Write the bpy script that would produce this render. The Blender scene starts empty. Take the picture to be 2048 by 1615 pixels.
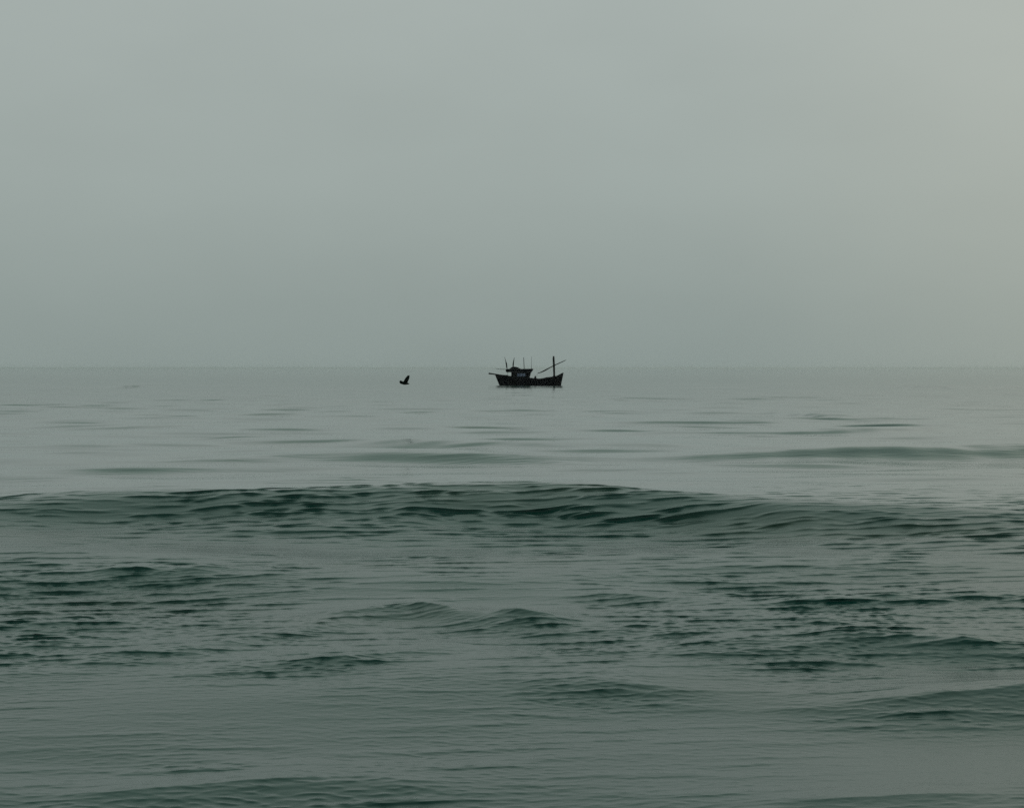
import bpy, bmesh, math, random
import numpy as np
from mathutils import Vector

R = math.radians
scene = bpy.context.scene
C = scene.collection

# ------------------------------------------------------------------ camera
CAM_Z = 3.64            # eye height over the sea
F_PX = 4619.0           # focal length in photo pixels (photo is 2048 x 1615)
HORIZON = 736.0
cam_d = bpy.data.cameras.new('camera')
cam = bpy.data.objects.new('camera', cam_d)
C.objects.link(cam)
cam.location = (0, 0, CAM_Z)
PITCH = math.atan((807.5 - HORIZON) / F_PX)
cam.rotation_euler = (math.pi / 2 - PITCH, 0, 0)
cam_d.sensor_width = 36.0
cam_d.lens = 36.0 * F_PX / 2048.0
cam_d.clip_start = 0.1
cam_d.clip_end = 90000.0
scene.camera = cam

# ------------------------------------------------------------------ sky
SUN_EL, SUN_AZ = 24.0, 62.0      # azimuth measured from +Y (view) towards +X (right)
SKY_STRENGTH = 0.1
world = bpy.data.worlds.new('World')
scene.world = world
world.use_nodes = True
nt = world.node_tree
nt.nodes.clear()
N, L = nt.nodes.new, nt.links.new


def ramp(tree, stops, interp='EASE'):
    r = tree.nodes.new('ShaderNodeValToRGB')
    r.color_ramp.interpolation = interp
    e = r.color_ramp.elements
    while len(e) > 1:
        e.remove(e[-1])
    e[0].position = stops[0][0]
    e[0].color = (*stops[0][1], 1)
    for p, c in stops[1:]:
        k = e.new(p)
        k.color = (*c, 1)
    return r


out = N('ShaderNodeOutputWorld')
bg = N('ShaderNodeBackground')
bg.inputs['Strength'].default_value = SKY_STRENGTH
sky = N('ShaderNodeTexSky')
sky.sky_type = 'NISHITA'
sky.sun_disc = False
sky.sun_elevation = R(SUN_EL)
sky.sun_rotation = R(SUN_AZ)
sky.air_density = 1.0
sky.dust_density = 6.0
sky.ozone_density = 1.0
tc = N('ShaderNodeTexCoord')
sep = N('ShaderNodeSeparateXYZ')
L(tc.outputs['Generated'], sep.inputs[0])
# grey-green marine overcast: paler with height; unseen upper part darkened to dim water reflections
veil = ramp(nt, [(0.0, (0.268, 0.323, 0.307)),
                 (0.03, (0.296, 0.352, 0.335)),
                 (0.08, (0.342, 0.398, 0.380)),
                 (0.16, (0.385, 0.437, 0.417)),
                 (0.24, (0.276, 0.360, 0.316)),
                 (0.45, (0.232, 0.325, 0.280)),
                 (1.0, (0.232, 0.325, 0.280))], 'LINEAR')
L(sep.outputs['Z'], veil.inputs[0])
# thinner, warmer cloud towards the sun on the right
dot = N('ShaderNodeVectorMath'); dot.operation = 'DOT_PRODUCT'
g_az, g_el = R(24.0), R(6.0)
dot.inputs[1].default_value = (math.sin(g_az) * math.cos(g_el), math.cos(g_az) * math.cos(g_el), math.sin(g_el))
L(tc.outputs['Generated'], dot.inputs[0])
mr = N('ShaderNodeMapRange'); mr.interpolation_type = 'SMOOTHSTEP'
mr.inputs['From Min'].default_value = math.cos(R(21)); mr.inputs['From Max'].default_value = 1.0
L(dot.outputs['Value'], mr.inputs['Value'])
warm = N('ShaderNodeMix'); warm.data_type = 'RGBA'; warm.blend_type = 'ADD'
warm.inputs['B'].default_value = (0.062, 0.047, 0.026, 1)
L(mr.outputs['Result'], warm.inputs['Factor']); L(veil.outputs['Color'], warm.inputs['A'])
# faint cloud mottling
mp = N('ShaderNodeMapping'); mp.inputs['Scale'].default_value = (1, 1, 2.2)
L(tc.outputs['Generated'], mp.inputs['Vector'])
cn = N('ShaderNodeTexNoise'); cn.inputs['Scale'].default_value = 9.0; cn.inputs['Detail'].default_value = 5.0
L(mp.outputs[0], cn.inputs['Vector'])
cm = N('ShaderNodeMapRange')
cm.inputs['From Min'].default_value = 0.3; cm.inputs['From Max'].default_value = 0.7
cm.inputs['To Min'].default_value = 0.975; cm.inputs['To Max'].default_value = 1.025
L(cn.outputs['Fac'], cm.inputs['Value'])
mul = N('ShaderNodeVectorMath'); mul.operation = 'SCALE'
L(warm.outputs['Result'], mul.inputs[0]); L(cm.outputs['Result'], mul.inputs['Scale'])
scl = N('ShaderNodeVectorMath'); scl.operation = 'SCALE'; scl.inputs['Scale'].default_value = 1.0 / SKY_STRENGTH
L(mul.outputs[0], scl.inputs[0])
mixs = N('ShaderNodeMix'); mixs.data_type = 'RGBA'; mixs.inputs['Factor'].default_value = 0.95
L(sky.outputs['Color'], mixs.inputs['A']); L(scl.outputs[0], mixs.inputs['B'])
L(mixs.outputs['Result'], bg.inputs['Color'])
L(bg.outputs[0], out.inputs['Surface'])

# ------------------------------------------------------------------ sun behind thick cloud
sd = bpy.data.lights.new('sun', 'SUN')
sd.energy = 0.5
sd.angle = R(35)
sd.color = (1.0, 0.94, 0.84)
sun = bpy.data.objects.new('sun', sd)
C.objects.link(sun)
sdir = Vector((math.sin(R(SUN_AZ)) * math.cos(R(SUN_EL)), math.cos(R(SUN_AZ)) * math.cos(R(SUN_EL)), math.sin(R(SUN_EL))))
sun.rotation_euler = (-sdir).to_track_quat('-Z', 'Y').to_euler()
sun.location = sdir * 200

vs = scene.view_settings
scene.display_settings.display_device = 'sRGB'
vs.view_transform = 'Standard'
vs.look = 'None'
vs.exposure = 0.0
vs.gamma = 1.0
vs.use_curve_mapping = False
scene.cycles.use_denoising = False
scene.cycles.volume_bounces = 10
scene.cycles.max_bounces = 12


# ------------------------------------------------------------------ materials
def mat(name, col, rough=0.6, spec=0.4, metal=0.0, vary=0.0, scale=3.0):
    m = bpy.data.materials.new(name)
    m.use_nodes = True
    t = m.node_tree
    b = t.nodes['Principled BSDF']
    b.inputs['Base Color'].default_value = (*col, 1)
    b.inputs['Roughness'].default_value = rough
    b.inputs['Specular IOR Level'].default_value = spec
    b.inputs['Metallic'].default_value = metal
    if vary:
        c = t.nodes.new('ShaderNodeTexCoord')
        n = t.nodes.new('ShaderNodeTexNoise')
        n.inputs['Scale'].default_value = scale
        n.inputs['Detail'].default_value = 6
        t.links.new(c.outputs['Object'], n.inputs['Vector'])
        rp = ramp(t, [(0.3, tuple(v * (1 - vary) for v in col)), (0.7, tuple(v * (1 + vary) for v in col))], 'LINEAR')
        t.links.new(n.outputs['Fac'], rp.inputs[0])
        t.links.new(rp.outputs[0], b.inputs['Base Color'])
    return m


def water_material():
    m = bpy.data.materials.new('sea_water')
    m.use_nodes = True
    t = m.node_tree
    b = t.nodes['Principled BSDF']
    b.inputs['IOR'].default_value = 1.333
    b.inputs['Roughness'].default_value = 0.12
    c = t.nodes.new('ShaderNodeTexCoord')
    # slowly varying body colour: clear green water and cloudier, sandier water
    n = t.nodes.new('ShaderNodeTexNoise')
    n.inputs['Scale'].default_value = 0.11
    n.inputs['Detail'].default_value = 3
    t.links.new(c.outputs['Object'], n.inputs['Vector'])
    rp = ramp(t, [(0.34, (0.003, 0.047, 0.038)), (0.55, (0.004, 0.041, 0.033)), (0.74, (0.019, 0.041, 0.025))], 'LINEAR')
    t.links.new(n.outputs['Fac'], rp.inputs[0])
    t.links.new(rp.outputs[0], b.inputs['Base Color'])
    fa = t.nodes.new('ShaderNodeAttribute')
    fa.attribute_name = 'fine_chop'
    fr = t.nodes.new('ShaderNodeMapRange')
    fr.inputs['To Min'].default_value = 0.05
    fr.inputs['To Max'].default_value = 0.205
    t.links.new(fa.outputs['Fac'], fr.inputs['Value'])
    t.links.new(fr.outputs['Result'], b.inputs['Roughness'])
    # capillary ripples, too fine for the mesh
    mp = t.nodes.new('ShaderNodeMapping')
    mp.inputs['Scale'].default_value = (0.75, 1.0, 1.0)
    t.links.new(c.outputs['Object'], mp.inputs['Vector'])
    n2 = t.nodes.new('ShaderNodeTexNoise')
    n2.inputs['Scale'].default_value = 8.0
    n2.inputs['Detail'].default_value = 3
    n2.inputs['Roughness'].default_value = 0.55
    t.links.new(mp.outputs[0], n2.inputs['Vector'])
    bu = t.nodes.new('ShaderNodeBump')
    bu.inputs['Strength'].default_value = 1.0
    bu.inputs['Distance'].default_value = 0.0045
    t.links.new(n2.outputs['Fac'], bu.inputs['Height'])
    t.links.new(bu.outputs[0], b.inputs['Normal'])
    return m


# ------------------------------------------------------------------ sea surface
rng = np.random.default_rng(11)


def place(px, py, z):
    """photo pixel of a wave crest of height z -> where that crest stands on the water"""
    d = (CAM_Z - z) / ((py - HORIZON) / F_PX)
    return (px - 1024.0) / F_PX * d, d


# crest lines: (pixel x, pixel y, height above still water), width of front face, width of back
RIDGES = [
    # the long swell with the dark face across the middle
    ([(-500, 1030, .25), (-200, 1018, .32), (0, 1004, .34), (300, 990, .44), (600, 978, .58), (900, 963, .74), (1150, 967, .72),
      (1400, 983, .60), (1700, 1000, .50), (2048, 1016, .34), (2500, 1040, .24)], 5.4, 5.0),
    # second ridge at the left
    ([(-500, 1165, .1), (-200, 1155, .22), (0, 1148, .30), (250, 1136, .40), (430, 1143, .30), (620, 1165, .06)], 2.6, 3.0),
    # peaked wave in the middle foreground
    ([(480, 1235, .03), (620, 1222, .16), (720, 1210, .30), (820, 1192, .50), (930, 1202, .62), (1060, 1224, .42), (1180, 1245, .04)], 1.5, 2.2),
    ([(1060, 1190, .03), (1180, 1178, .14), (1350, 1186, .18), (1480, 1196, .06)], 1.4, 2.0),
    ([(1480, 1200, .03), (1620, 1190, .14), (1850, 1196, .16), (2100, 1185, .22), (2400, 1190, .1)], 1.4, 2.0),
    # right foreground ridges
    ([(1340, 1308, .03), (1480, 1288, .20), (1780, 1273, .34), (1950, 1284, .36), (2150, 1288, .36), (2500, 1290, .2)], 1.3, 1.9),
    ([(1040, 1378, .03), (1140, 1368, .15), (1240, 1364, .17), (1350, 1372, .10), (1450, 1380, .02)], 0.9, 1.2),
    ([(1560, 1415, .03), (1750, 1400, .14), (1900, 1386, .24), (2050, 1372, .30), (2300, 1360, .28), (2600, 1350, .1)], 1.2, 1.8),
    # oblique ridges at the left
    ([(380, 1352, .02), (560, 1334, .11), (690, 1322, .15), (850, 1305, .09), (960, 1290, .02)], 0.9, 1.4),
    ([(80, 1325, .03), (250, 1312, .10), (400, 1290, .14), (560, 1262, .15), (720, 1240, .05)], 1.1, 1.7),
    ([(-300, 1290, .12), (0, 1288, .12), (150, 1280, .10), (300, 1275, .02)], 1.1, 1.5),
    # near swells at the bottom
    ([(-400, 1575, .15), (-100, 1562, .17), (200, 1572, .13), (420, 1552, .15), (580, 1536, .17), (800, 1560, .10), (980, 1580, .02)], 1.1, 1.3),
    ([(260, 1520, .02), (400, 1510, .06), (520, 1514, .02)], 0.5, 0.6),
    ([(1250, 1600, .02), (1500, 1590, .08), (1900, 1575, .10), (2300, 1570, .08)], 0.8, 1.0),
    # swells out beyond the main one
    ([(1150, 918, .04), (1350, 905, .20), (1650, 893, .42), (1950, 885, .48), (2300, 886, .40), (2700, 890, .2)], 5.0, 7.0),
    ([(-500, 948, .3), (-100, 944, .35), (60, 945, .32), (200, 952, .10), (330, 955, .06), (560, 948, .22), (720, 956, .12), (900, 965, .02)], 2.4, 4.0),
    ([(350, 925, .02), (620, 908, .16), (850, 905, .22), (1100, 912, .22), (1280, 922, .03)], 4.0, 6.0),
    ([(-300, 885, .2), (100, 882, .26), (330, 880, .18), (520, 876, .16), (700, 885, .03)], 5.0, 7.0),
    ([(560, 880, .02), (780, 874, .22), (1000, 880, .26), (1300, 884, .14), (1500, 888, .02)], 5.0, 7.0),
    ([(1450, 862, .05), (1580, 852, .35), (1750, 855, .30), (1950, 850, .26), (2300, 848, .3)], 6.0, 9.0),
    ([(-300, 850, .05), (200, 846, .16), (420, 850, .20), (640, 856, .05)], 6.0, 9.0),
    ([(1540, 826, .04), (1620, 821, .42), (1730, 823, .30), (1860, 826, .04)], 7.0, 11.0),
    ([(880, 799, .04), (1000, 795, .40), (1160, 796, .36), (1300, 797, .06)], 9.0, 14.0),
    ([(150, 774, .05), (230, 770, .60), (300, 769, .45), (360, 768, .04)], 14.0, 20.0),
    ([(1750, 772, .05), (1850, 770, .5), (2000, 770, .55), (2300, 770, .4)], 14.0, 20.0),
]


RIDGE_SCALE = 0.37
LEAN = 2.1              # crests of the wavelets lean forward, towards the shore


def smooth(a, b, x):
    t = np.clip((x - a) / (b - a), 0, 1)
    return t * t * (3 - 2 * t)


def sea_height(X, Y):
    """Height of the water with ripples that die out where the grid is too coarse; also the ridge face mask."""
    H = np.zeros_like(X)
    face = np.zeros_like(X)
    y_rows = Y[:, 0]
    wob = 0.5 * np.sin(X * 0.61 + Y * 0.13) + 0.32 * np.sin(X * 1.43 - Y * 0.22 + 1.0) + 0.2 * np.sin(X * 2.9 + Y * 0.4 + 2.2)
    for pts, wf, wb in RIDGES:
        sc = 1.0 if wf >= 4.0 else RIDGE_SCALE
        P = sorted((*place(px, py, h * sc), h * sc) for px, py, h in pts)
        px_, py_, ph_ = (np.array(v) for v in zip(*P))
        y0, y1 = py_.min() - 5 * wf, py_.max() + 5 * wb
        rows = np.where((y_rows > y0) & (y_rows < y1))[0]
        if len(rows) == 0:
            continue
        s = slice(rows[0], rows[-1] + 1)
        x, y = X[s], Y[s]
        # rounded interpolation of the crest line
        span = px_[-1] - px_[0]
        xs = np.linspace(px_[0] - 0.3 * span, px_[-1] + 0.3 * span, 400)
        ker = np.exp(-0.5 * (np.arange(-45, 46) / 12.0) ** 2)
        ker /= ker.sum()
        pad = lambda v: np.convolve(np.pad(v, 45, mode='edge'), ker, mode='valid')
        yc = np.interp(x, xs, pad(np.interp(xs, px_, py_)))
        hh = np.interp(x, xs, pad(np.interp(xs, px_, ph_, left=0, right=0)))
        u = y - yc - 0.10 * wf * wob[s]
        prof = np.where(u < 0, np.exp(-(u / (wf * 0.62)) ** 2), np.exp(-(u / (wb * 0.75)) ** 2))
        if wf < 4.0:
            # near ridges steepen to a narrow, broken lip
            cut = np.clip(0.62 + 0.55 * np.sin(x * 1.9 + 1.3 * np.sin(x * 0.83 + y0) + y0) + 0.35 * np.sin(x * 4.7 + y0 * 3), 0, 1.2)
            lip = np.where(u < 0, np.exp(-np.abs(u) / (0.16 * wf)), np.exp(-(u / (wb * 0.5)) ** 2))
            prof = 0.66 * prof + 0.42 * cut * lip
        H[s] += hh * prof
        # slight trough in front of the face
        H[s] -= 0.22 * hh * np.exp(-((u + 1.7 * wf) / (0.8 * wf)) ** 2)
        fm = np.exp(-((u + 0.45 * wf) / (0.75 * wf)) ** 2) * np.clip(hh / (0.10 * wf), 0, 1)
        face[s] = np.maximum(face[s], fm)
    return H, face


def patches(X, Y, lx, ly, n, seed):
    """soft random field, mean 0, rms about 1"""
    g = np.random.default_rng(seed)
    S = np.zeros_like(X)
    for _ in range(n):
        a = g.uniform(0, 2 * math.pi)
        k = g.uniform(0.6, 1.6)
        S += np.sin(X * (2 * math.pi / lx * k * math.cos(a)) + Y * (2 * math.pi / ly * k * math.sin(a)) + g.uniform(0, 6.3))
    return S * math.sqrt(2.0 / n)


def build_sea():
    # rows: fine near the shore, coarser with distance
    ys = [9.0]
    while ys[-1] < 30000.0:
        y = ys[-1]
        d = max(0.026, 0.00105 * y)
        if y > 110:
            d *= (y / 110.0)
        ys.append(y + d)
    ys = np.array(ys, dtype=np.float64)
    # columns: slopes x / y
    dense = np.linspace(-0.30, 0.30, 1150)
    side = 0.30 + np.cumsum(np.linspace(0.0008, 0.012, 140))
    ts = np.concatenate([-side[::-1], dense, side])
    T, Y = np.meshgrid(ts, ys)
    X = T * Y + 20.0 * np.sign(T) * np.clip(np.abs(T) - 0.30, 0, None)
    X = X.astype(np.float32)
    Y = Y.astype(np.float32)
    H, face = sea_height(X, Y)
    step = np.gradient(ys).astype(np.float32)            # row spacing

    # roughness of the surface: cat's-paw patches, calm slicks between them, rougher on swell faces
    pa = patches(X, Y, 9.0, 16.0, 14, 3)
    pb = patches(X, Y, 3.5, 6.0, 14, 4)
    pc = patches(X, Y, 6.5, 2.4, 16, 21)
    gust = np.clip(0.80 + 0.28 * pa + 0.17 * pb, 0.25, 1.5)
    amp = 0.74 * gust * (0.30 + 0.70 * smooth(20, 32, Y))
    amp = (amp + face * np.clip(0.78 + 0.34 * pc, 0.2, 1.25) * (0.80 + 0.12 * smooth(38, 50, Y))).astype(np.float32)
    amp *= (1.0 - 0.6 * smooth(58, 75, Y))               # glassier beyond the main swell
    offshore = (smooth(64, 84, Y) * np.clip(0.75 + 0.4 * patches(X, Y, 50.0, 90.0, 12, 8), 0.1, 1.6)).astype(np.float32)
    DX = np.zeros_like(X)
    DY = np.zeros_like(X)
    # (wavelength min, max, count, rms slope per band, spread)
    bands = [(14.0, 45.0, 14, 0.014, 0.45, 0, 0), (5.0, 12.0, 20, 0.026, 0.5, 0, 0),
             (2.5, 8.0, 34, 0.024, 0.32, 2, 0.4),
             (1.8, 4.0, 30, 0.022, 0.5, 1, 0), (0.26, 1.15, 76, 0.21, 0.30, 1, 1.45), (0.12, 0.30, 56, 0.22, 0.5, 1, 1.35)]
    for l0, l1, cnt, slope, spread, mod, peak in bands:
        lim = np.where(step < l0 * 0.5)[0]
        if len(lim) == 0:
            continue
        s = slice(0, lim[-1] + 1)
        x, y = X[s], Y[s]
        fade = (1.0 - smooth(l0 * 0.18, l0 * 0.5, step[s]))[:, None].astype(np.float32)
        hb = np.zeros_like(x); bx = np.zeros_like(x); by = np.zeros_like(x)
        for _ in range(cnt):
            lam = math.exp(rng.uniform(math.log(l0), math.log(l1)))
            ang = -math.pi / 2 + 0.16 + rng.normal(0, spread)
            k = 2 * math.pi / lam
            a = slope * math.sqrt(2.0 / cnt) / k
            kx, ky = k * math.cos(ang), k * math.sin(ang)
            ph = x * np.float32(kx) + y * np.float32(ky) + np.float32(rng.uniform(0, 6.2832))
            cs, sn = np.cos(ph), np.sin(ph)
            hb += np.float32(a) * cs
            bx -= np.float32(a * math.cos(ang)) * sn
            by -= np.float32(a * math.sin(ang)) * sn
        w = fade * (amp[s] if mod == 1 else offshore[s] if mod == 2 else 1.0)
        if peak:
            # wavelets with steep narrow crests and wide flat troughs
            sd_ = float(hb.std())
            e = np.exp(2.1 * np.tanh(hb * (peak / sd_ / 2.1)))
            H[s] += (e - float(e.mean())) * (sd_ / peak / math.exp(0.5 * peak * peak)) * w
            q = 0.4 * w * np.clip(e, 0, 2)
            DY[s] -= LEAN * np.clip(e - 1.0, 0, None) * (sd_ / peak / math.exp(0.5 * peak * peak)) * w
        else:
            H[s] += hb * w
            q = 0.9 * w
        DX[s] += bx * q
        DY[s] += by * q
    nr, nc = X.shape
    co = np.stack([X + DX, Y + DY, H], axis=-1).reshape(-1, 3).astype(np.float32)
    idx = np.arange(nr * nc, dtype=np.int32).reshape(nr, nc)
    q = np.stack([idx[:-1, :-1], idx[:-1, 1:], idx[1:, 1:], idx[1:, :-1]], axis=-1).reshape(-1, 4)
    me = bpy.data.meshes.new('sea')
    me.vertices.add(len(co))
    me.vertices.foreach_set('co', co.ravel())
    me.loops.add(q.size)
    me.loops.foreach_set('vertex_index', q.ravel())
    me.polygons.add(len(q))
    me.polygons.foreach_set('loop_start', np.arange(0, q.size, 4, dtype=np.int32))
    me.polygons.foreach_set('use_smooth', np.ones(len(q), dtype=bool))
    me.update(calc_edges=True)
    # how much chop is too fine for the mesh there: it widens the gloss instead
    at = me.attributes.new('fine_chop', 'FLOAT', 'POINT')
    at.data.foreach_set('value', ((1.0 - smooth(52, 66, Y) * 0.85 + 0.25 * smooth(90, 330, Y)) * (1.0 - smooth(500, 2500, Y))).astype(np.float32).ravel())
    o = bpy.data.objects.new('sea', me)
    C.objects.link(o)
    me.materials.append(water_material())
    o['kind'] = 'structure'
    o['label'] = 'grey green sea with long swells and dark rippled wave faces'
    return o


build_sea()


# ------------------------------------------------------------------ mesh helpers
def obj(name, bm, m, parent=None, smooth_shade=False, bevel=0.0):
    bmesh.ops.recalc_face_normals(bm, faces=bm.faces)
    me = bpy.data.meshes.new(name)
    bm.to_mesh(me)
    bm.free()
    if smooth_shade:
        for p in me.polygons:
            p.use_smooth = True
    me.materials.append(m)
    o = bpy.data.objects.new(name, me)
    C.objects.link(o)
    if parent:
        o.parent = parent
    if bevel:
        b = o.modifiers.new('bevel', 'BEVEL')
        b.width = bevel
        b.segments = 2
    return o


def box(bm, x0, x1, y0, y1, z0, z1):
    v = [bm.verts.new((x, y, z)) for z in (z0, z1) for x, y in ((x0, y0), (x1, y0), (x1, y1), (x0, y1))]
    for f in ((3, 2, 1, 0), (4, 5, 6, 7), (0, 1, 5, 4), (1, 2, 6, 5), (2, 3, 7, 6), (3, 0, 4, 7)):
        bm.faces.new([v[i] for i in f])


def prism(bm, outline, y0, y1):
    """outline of (x, z) points, extruded across the boat"""
    a = [bm.verts.new((x, y0, z)) for x, z in outline]
    b = [bm.verts.new((x, y1, z)) for x, z in outline]
    bm.faces.new(a)
    bm.faces.new(b[::-1])
    n = len(a)
    for i in range(n):
        bm.faces.new((a[i], b[i], b[(i + 1) % n], a[(i + 1) % n]))


def tube(bm, pts, seg=8):
    """pts: (position, radius) list; capped tapered tube"""
    rings = []
    for i, (p, r) in enumerate(pts):
        p = Vector(p)
        a = Vector(pts[max(i - 1, 0)][0]); b = Vector(pts[min(i + 1, len(pts) - 1)][0])
        d = (b - a).normalized()
        u = d.cross(Vector((0, 1, 0)))
        if u.length < 0.1:
            u = d.cross(Vector((1, 0, 0)))
        u.normalize()
        w = d.cross(u)
        rings.append([bm.verts.new(p + r * (math.cos(t) * u + math.sin(t) * w)) for t in (2 * math.pi * k / seg for k in range(seg))])
    for A, B in zip(rings, rings[1:]):
        for k in range(seg):
            bm.faces.new((A[k], A[(k + 1) % seg], B[(k + 1) % seg], B[k]))
    bm.faces.new(rings[0][::-1])
    bm.faces.new(rings[-1])


# ------------------------------------------------------------------ fishing boat
hull_m = mat('hull_paint', (0.003, 0.003, 0.007), 0.7, 0.08, vary=0.5, scale=0.8)
deck_m = mat('deck_planks', (0.03, 0.026, 0.022), 0.8, 0.2, vary=0.4, scale=2.0)
house_m = mat('wheelhouse_paint', (0.003, 0.003, 0.007), 0.7, 0.08, vary=0.4, scale=1.2)
pole_m = mat('weathered_pole', (0.016, 0.018, 0.017), 0.7, 0.25, vary=0.4, scale=3.0)
gear_m = mat('dark_steel', (0.018, 0.019, 0.02), 0.6, 0.3, vary=0.4, scale=4.0)
glass_m = bpy.data.materials.new('tinted_window_glass')
glass_m.use_nodes = True
gb = glass_m.node_tree.nodes['Principled BSDF']
gb.inputs['Base Color'].default_value = (0.38, 0.41, 0.48, 1)
gb.inputs['Transmission Weight'].default_value = 1.0
gb.inputs['Roughness'].default_value = 0.0
gb.inputs['IOR'].default_value = 1.02

BD = 480.0
bx = (960 + 1060 / 10.78 - 1024) / F_PX * BD
boat = bpy.data.objects.new('fishing_boat', None)
C.objects.link(boat)
boat.location = (bx, BD, 0.0)
boat['label'] = 'black fishing boat with wheelhouse, mast and slanting boom, side-on near the horizon'
boat['category'] = 'fishing boat'

# stations from the stern (left) to the bow (right): x at the sheer, sheer height, half beam at sheer, half beam at waterline, x at waterline
ST = [(-7.13, 2.31, 1.15, 0.70, -6.10), (-6.3, 2.27, 1.55, 1.15, -5.75), (-5.4, 2.24, 1.78, 1.50, -5.1), (-4.65, 2.20, 1.90, 1.68, -4.5),
      (-4.25, 2.06, 1.95, 1.74, -4.15), (-3.4, 1.98, 2.0, 1.82, -3.35), (-2.0, 1.86, 2.05, 1.88, -2.0), (-0.4, 1.72, 2.05, 1.9, -0.4),
      (0.7, 1.58, 2.05, 1.88, 0.7), (2.1, 1.46, 2.02, 1.78, 2.05), (2.9, 1.55, 1.96, 1.64, 2.8), (3.7, 1.74, 1.86, 1.42, 3.55),
      (4.9, 1.86, 1.58, 0.98, 4.65), (5.7, 2.02, 1.22, 0.58, 5.4), (6.4, 2.36, 0.72, 0.25, 6.05), (6.85, 2.62, 0.34, 0.09, 6.42), (7.16, 2.70, 0.05, 0.03, 6.62)]
bm = bmesh.new()
secs = []
for x, zs, hb, wb, xw in ST:
    prof = []
    # (fraction down, x, half beam, z)
    for f in (0.0, 0.35, 0.7, 1.0):
        g = f ** 0.85
        prof.append((x + (xw - x) * g, hb + (wb - hb) * f ** 1.2, zs * (1 - f)))
    prof.append((xw + (0.12 if xw < 0 else -0.12), wb * 0.82, -0.45))
    prof.append((xw + (0.22 if xw < 0 else -0.22), wb * 0.35, -0.8))
    ring = [(a, -b, c) for a, b, c in prof] + [(prof[-1][0], 0, -0.9)] + [(a, b, c) for a, b, c in prof[::-1]]
    secs.append([bm.verts.new(p) for p in ring])
for A, B in zip(secs, secs[1:]):
    for k in range(len(A) - 1):
        bm.faces.new((A[k], A[k + 1], B[k + 1], B[k]))
bm.faces.new(secs[0])
bm.faces.new(secs[-1][::-1])
hull = obj('hull', bm, hull_m, boat, smooth_shade=False)
so = hull.modifiers.new('planking', 'SOLIDIFY')
so.thickness = 0.07
so.offset = -1.0

# deck inside the bulwarks
bm = bmesh.new()
ring = [(x + (xw - x) * 0.3, hb * 0.93, zs - 0.48) for x, zs, hb, wb, xw in ST[:-2]]
top = [(bm.verts.new((x, -b, z)), bm.verts.new((x, b, z))) for x, b, z in ring]
bot = [(bm.verts.new((x, -b, z - 0.06)), bm.verts.new((x, b, z - 0.06))) for x, b, z in ring]
for a, b, c, d in zip(top, top[1:], bot, bot[1:]):
    bm.faces.new((a[0], b[0], b[1], a[1]))
    bm.faces.new((c[0], c[1], d[1], d[0]))
    bm.faces.new((a[0], c[0], d[0], b[0]))
    bm.faces.new((a[1], b[1], d[1], c[1]))
obj('deck', bm, deck_m, boat)

# rubbing strake: a thin rail proud of both sides
bm = bmesh.new()
for s in (-1, 1):
    tube(bm, [((x + (xw - x) * 0.12, s * (hb + 0.02), zs - 0.14), 0.06) for x, zs, hb, wb, xw in ST], 6)
obj('rubbing_strake', bm, gear_m, boat)

# wheelhouse with window openings on both sides
HB = 1.30
WX = [(-2.50, -1.98), (-1.90, -1.38), (-1.30, -0.80)]
WZ0, WZ1 = 1.92, 2.56
bm = bmesh.new()
for s in (-1, 1):
    y0, y1 = sorted((s * HB, s * (HB - 0.07)))
    prism(bm, [(-3.66, 1.35), (-0.06, 1.35), (0.06, WZ0), (-3.66, WZ0)], y0, y1)
    prism(bm, [(-3.66, WZ1), (0.24, WZ1), (0.34, 2.79), (-3.66, 2.79)], y0, y1)
    box(bm, -3.66, WX[0][0], y0, y1, WZ0, WZ1)
    box(bm, WX[0][1], WX[1][0], y0, y1, WZ0, WZ1)
    box(bm, WX[1][1], WX[2][0], y0, y1, WZ0, WZ1)
    prism(bm, [(WX[2][1], WZ0), (0.06, WZ0), (0.24, WZ1), (WX[2][1], WZ1)], y0, y1)
box(bm, -3.73, -3.66, -HB, HB, 1.35, 2.79)
prism(bm, [(-0.06, 1.35), (0.01, 1.35), (0.41, 2.79), (0.34, 2.79)], -HB, HB)
wh = obj('wheelhouse', bm, house_m, boat)
for s in (-1, 1):
    for a, b in WX:
        bm = bmesh.new()
        yc = s * (HB - 0.035)
        box(bm, a, b, yc - 0.006, yc + 0.006, WZ0, WZ1)
        w = obj('window', bm, glass_m, wh)
        if s < 0:
            w['label'] = 'pale wheelhouse window letting the sky show through'

# wide flat roof with deep fascia and raised house on top
bm = bmesh.new()
prism(bm, [(-4.86, 2.90), (-4.6, 2.80), (0.46, 2.80), (0.90, 3.42), (0.66, 3.52), (-1.9, 3.48), (-4.1, 3.48), (-4.86, 3.44)], -1.62, 1.62)
roof = obj('wheelhouse_roof', bm, house_m, boat, bevel=0.03)
bm = bmesh.new()
prism(bm, [(-4.1, 3.485), (-1.75, 3.485), (-2.35, 3.80), (-2.8, 3.93), (-3.45, 3.93), (-3.75, 3.78)], -0.85, 0.85)
obj('roof_housing', bm, house_m, roof, bevel=0.03)
# slim posts under the roof overhang aft
for s in (-1, 1):
    bm = bmesh.new()
    tube(bm, [((-4.45, s * 1.45, 1.6), 0.035), ((-4.45, s * 1.45, 2.86), 0.035)])
    obj('roof_post', bm, pole_m, boat)

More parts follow.
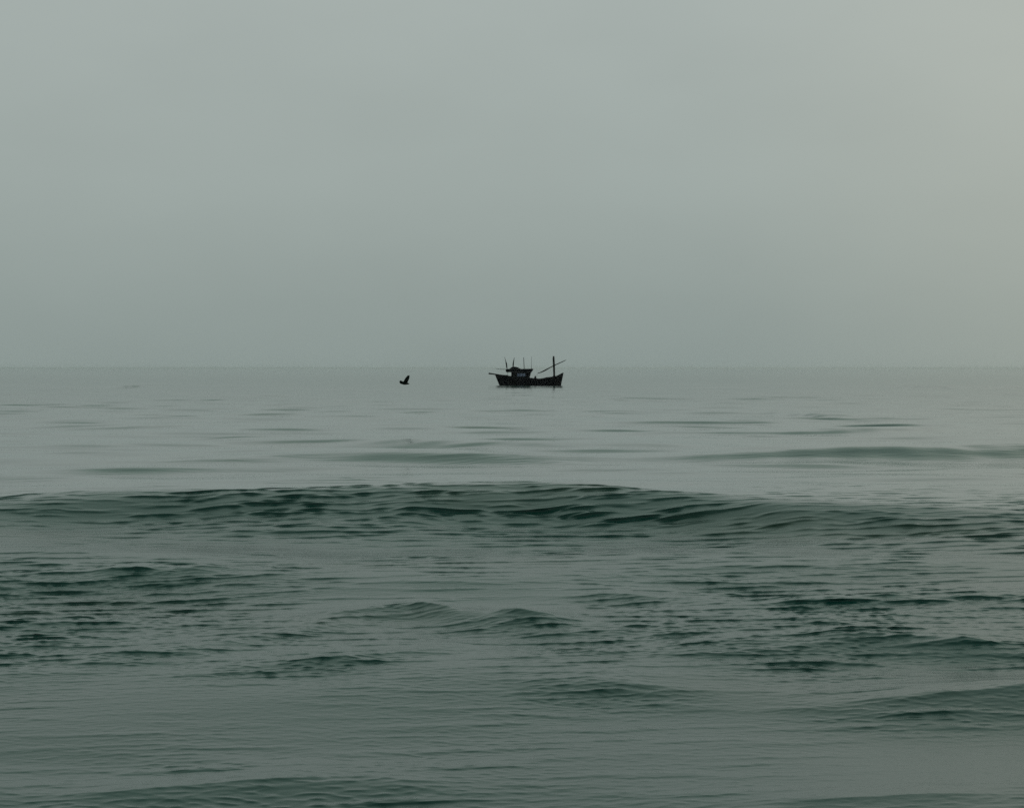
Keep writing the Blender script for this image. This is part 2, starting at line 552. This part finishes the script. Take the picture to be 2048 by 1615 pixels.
# four whip poles on the roof
for pts in ([((-4.58, -0.9, 3.38), 0.065), ((-4.66, -0.9, 3.9), 0.130), ((-4.74, -0.9, 4.6), 0.143), ((-4.86, -0.9, 5.1), 0.065), ((-5.1, -0.9, 5.95), 0.026)],
            [((-3.34, 0.2, 3.8), 0.117), ((-3.32, 0.2, 4.4), 0.143), ((-3.26, 0.2, 4.95), 0.104), ((-3.08, 0.2, 5.85), 0.033)],
            [((-1.02, 0.6, 3.40), 0.065), ((-1.08, 0.6, 4.6), 0.065), ((-1.14, 0.6, 5.9), 0.052)],
            [((0.42, -0.7, 3.42), 0.065), ((0.46, -0.7, 3.9), 0.033), ((0.48, -0.7, 6.1), 0.018)]):
    bm = bmesh.new()
    tube(bm, pts)
    obj('aerial_pole', bm, pole_m, roof)
bm = bmesh.new()
tube(bm, [((-4.7, 1.3, 3.36), 0.039), ((-5.9, 1.3, 3.42), 0.046), ((-7.0, 1.3, 3.52), 0.026)])
obj('outrigger_pole', bm, pole_m, roof)

# pole sticking out over the stern
bm = bmesh.new()
tube(bm, [((-5.2, 0, 2.12), .10), ((-7.2, 0, 2.38), .13), ((-7.75, 0, 2.47), .13), ((-8.25, 0, 2.53), .17), ((-8.45, 0, 2.55), .14)])
obj('stern_pole', bm, gear_m, boat)

# mast with crosshead and boom at the bow end
mx = 5.12
bm = bmesh.new()
tube(bm, [((mx + .1, 0, 1.3), .24), ((mx + .08, 0, 2.4), .20), ((mx + .02, 0, 4.3), .22), ((mx - .04, 0, 5.5), .21), ((mx - .04, 0, 6.15), .16)], 10)
mast = obj('mast', bm, pole_m, boat, smooth_shade=True)
bm = bmesh.new()
box(bm, mx - .26, mx + .16, -.12, .12, 5.42, 5.74)
obj('crosshead', bm, gear_m, mast, bevel=.04)
bm = bmesh.new()
box(bm, mx - .17, mx + .27, -.2, .2, 4.02, 4.38)
obj('boom_collar', bm, gear_m, mast, bevel=.04)
bm = bmesh.new()
tube(bm, [((1.75, -.28, 2.58), 0.060), ((2.6, -.28, 2.84), 0.108), ((3.4, -.28, 3.25), 0.144), ((4.2, -.28, 3.7), 0.096), ((5.2, -.28, 4.22), 0.096),
          ((6.4, -.28, 4.75), 0.084), ((7.0, -.28, 5.02), 0.078), ((7.7, -.28, 5.36), 0.036)])
obj('boom', bm, pole_m, mast)
bm = bmesh.new()
tube(bm, [((1.75, -.28, 2.56), .016), ((1.68, -.28, 2.2), .016), ((1.4, -.1, 1.7), .016)], 6)
obj('boom_tackle', bm, gear_m, mast)
bm = bmesh.new()
prism(bm, [(4.75, 1.3), (5.6, 1.3), (5.55, 1.95), (5.3, 2.12), (5.0, 2.06), (4.8, 1.9)], -.5, .5)
obj('mast_step', bm, house_m, boat, bevel=.04)
# net winch on the low working deck
bm = bmesh.new()
box(bm, 0.85, 1.7, -.6, .6, 1.02, 1.5)
tube(bm, [((1.27, -.75, 1.68), .24), ((1.27, .75, 1.68), .24)], 12)
tube(bm, [((1.27, -.85, 1.3), .05), ((1.25, -.85, 2.12), .07)], 8)
obj('net_winch', bm, gear_m, boat)
# raised stern cap rail
bm = bmesh.new()
tube(bm, [((-7.05, -1.1, 2.34), .05), ((-7.05, 1.1, 2.34), .05)], 6)
obj('stern_rail', bm, gear_m, boat)


# ------------------------------------------------------------------ seabird
bird_m = mat('dark_plumage', (0.010, 0.014, 0.012), 0.8, 0.15, vary=0.4, scale=14.0)
BY = 130.0
bm = bmesh.new()


def loft(rings):
    vr = [[bm.verts.new(p) for p in r] for r in rings]
    n = len(vr[0])
    for A, B in zip(vr, vr[1:]):
        for k in range(n):
            bm.faces.new((A[k], A[(k + 1) % n], B[(k + 1) % n], B[k]))
    bm.faces.new(vr[0][::-1])
    bm.faces.new(vr[-1])


# body: bill, head, neck, breast, belly, fanned tail; flies towards the left of the picture
body = [(-.300, .062, .012, .018), (-.280, .060, .036, .062), (-.252, .056, .052, .086), (-.215, .046, .060, .096),
        (-.17, .028, .062, .092), (-.12, .008, .068, .086), (-.04, -.012, .080, .088), (.04, -.016, .080, .086), (.11, -.020, .066, .074),
        (.17, -.030, .046, .050), (.22, -.040, .052, .028), (.265, -.048, .066, .014)]
loft([[(x, hw * math.cos(t), z + hh * math.sin(t)) for t in (2 * math.pi * k / 16 for k in range(16))] for x, z, hw, hh in body])
# wings raised and swept back: (centre x, y, z, chord, thickness)
for s in (-1, 1):
    wing = [(.02, .015, .00, .29, .040), (.05, .07, .07, .30, .030), (.085, .12, .15, .295, .024), (.12, .155, .225, .275, .020),
            (.15, .185, .30, .235, .016), (.178, .205, .36, .19, .014), (.20, .215, .40, .14, .012), (.21, .218, .425, .09, .010)]
    rings = []
    for cx, cy, cz, ch, th in wing:
        tilt = Vector((.86, 0, .22)).normalized()
        nrm = Vector((0, -s * .85, .5)).normalized()
        c = Vector((cx, s * cy, cz))
        rings.append([c + tilt * (ch / 2 * math.cos(t)) + nrm * (th / 2 * math.sin(t)) for t in (2 * math.pi * k / 14 for k in range(14))])
    loft(rings if s > 0 else rings)
bird = obj('seabird', bm, bird_m, None, smooth_shade=True)
rm = bird.modifiers.new('skin', 'REMESH')
rm.mode = 'VOXEL'
rm.voxel_size = 0.006
rm.use_smooth_shade = True
bird.location = ((809.5 - 1024) / F_PX * BY, BY, CAM_Z - (765.6 - HORIZON) / F_PX * BY)
bird['label'] = 'small dark bird flying low over the sea with wings raised, left of the fishing boat'
bird['category'] = 'bird'

# ------------------------------------------------------------------ sea haze
bm = bmesh.new()
box(bm, -62000, 62000, -60, 31000, -3.0, 9.0)
hz = bmesh.ops
me = bpy.data.meshes.new('haze')
bmesh.ops.recalc_face_normals(bm, faces=bm.faces)
bm.to_mesh(me)
bm.free()
haze = bpy.data.objects.new('haze', me)
C.objects.link(haze)
hm = bpy.data.materials.new('sea_haze')
hm.use_nodes = True
t = hm.node_tree
t.nodes.clear()
o_ = t.nodes.new('ShaderNodeOutputMaterial')
v_ = t.nodes.new('ShaderNodeVolumePrincipled')
v_.inputs['Color'].default_value = (0.99, 1.0, 0.995, 1)
v_.inputs['Density'].default_value = 0.00004
v_.inputs['Anisotropy'].default_value = 0.8
t.links.new(v_.outputs[0], o_.inputs['Volume'])
me.materials.append(hm)
haze['kind'] = 'stuff'
haze['label'] = 'thin pale sea haze in front of the horizon'
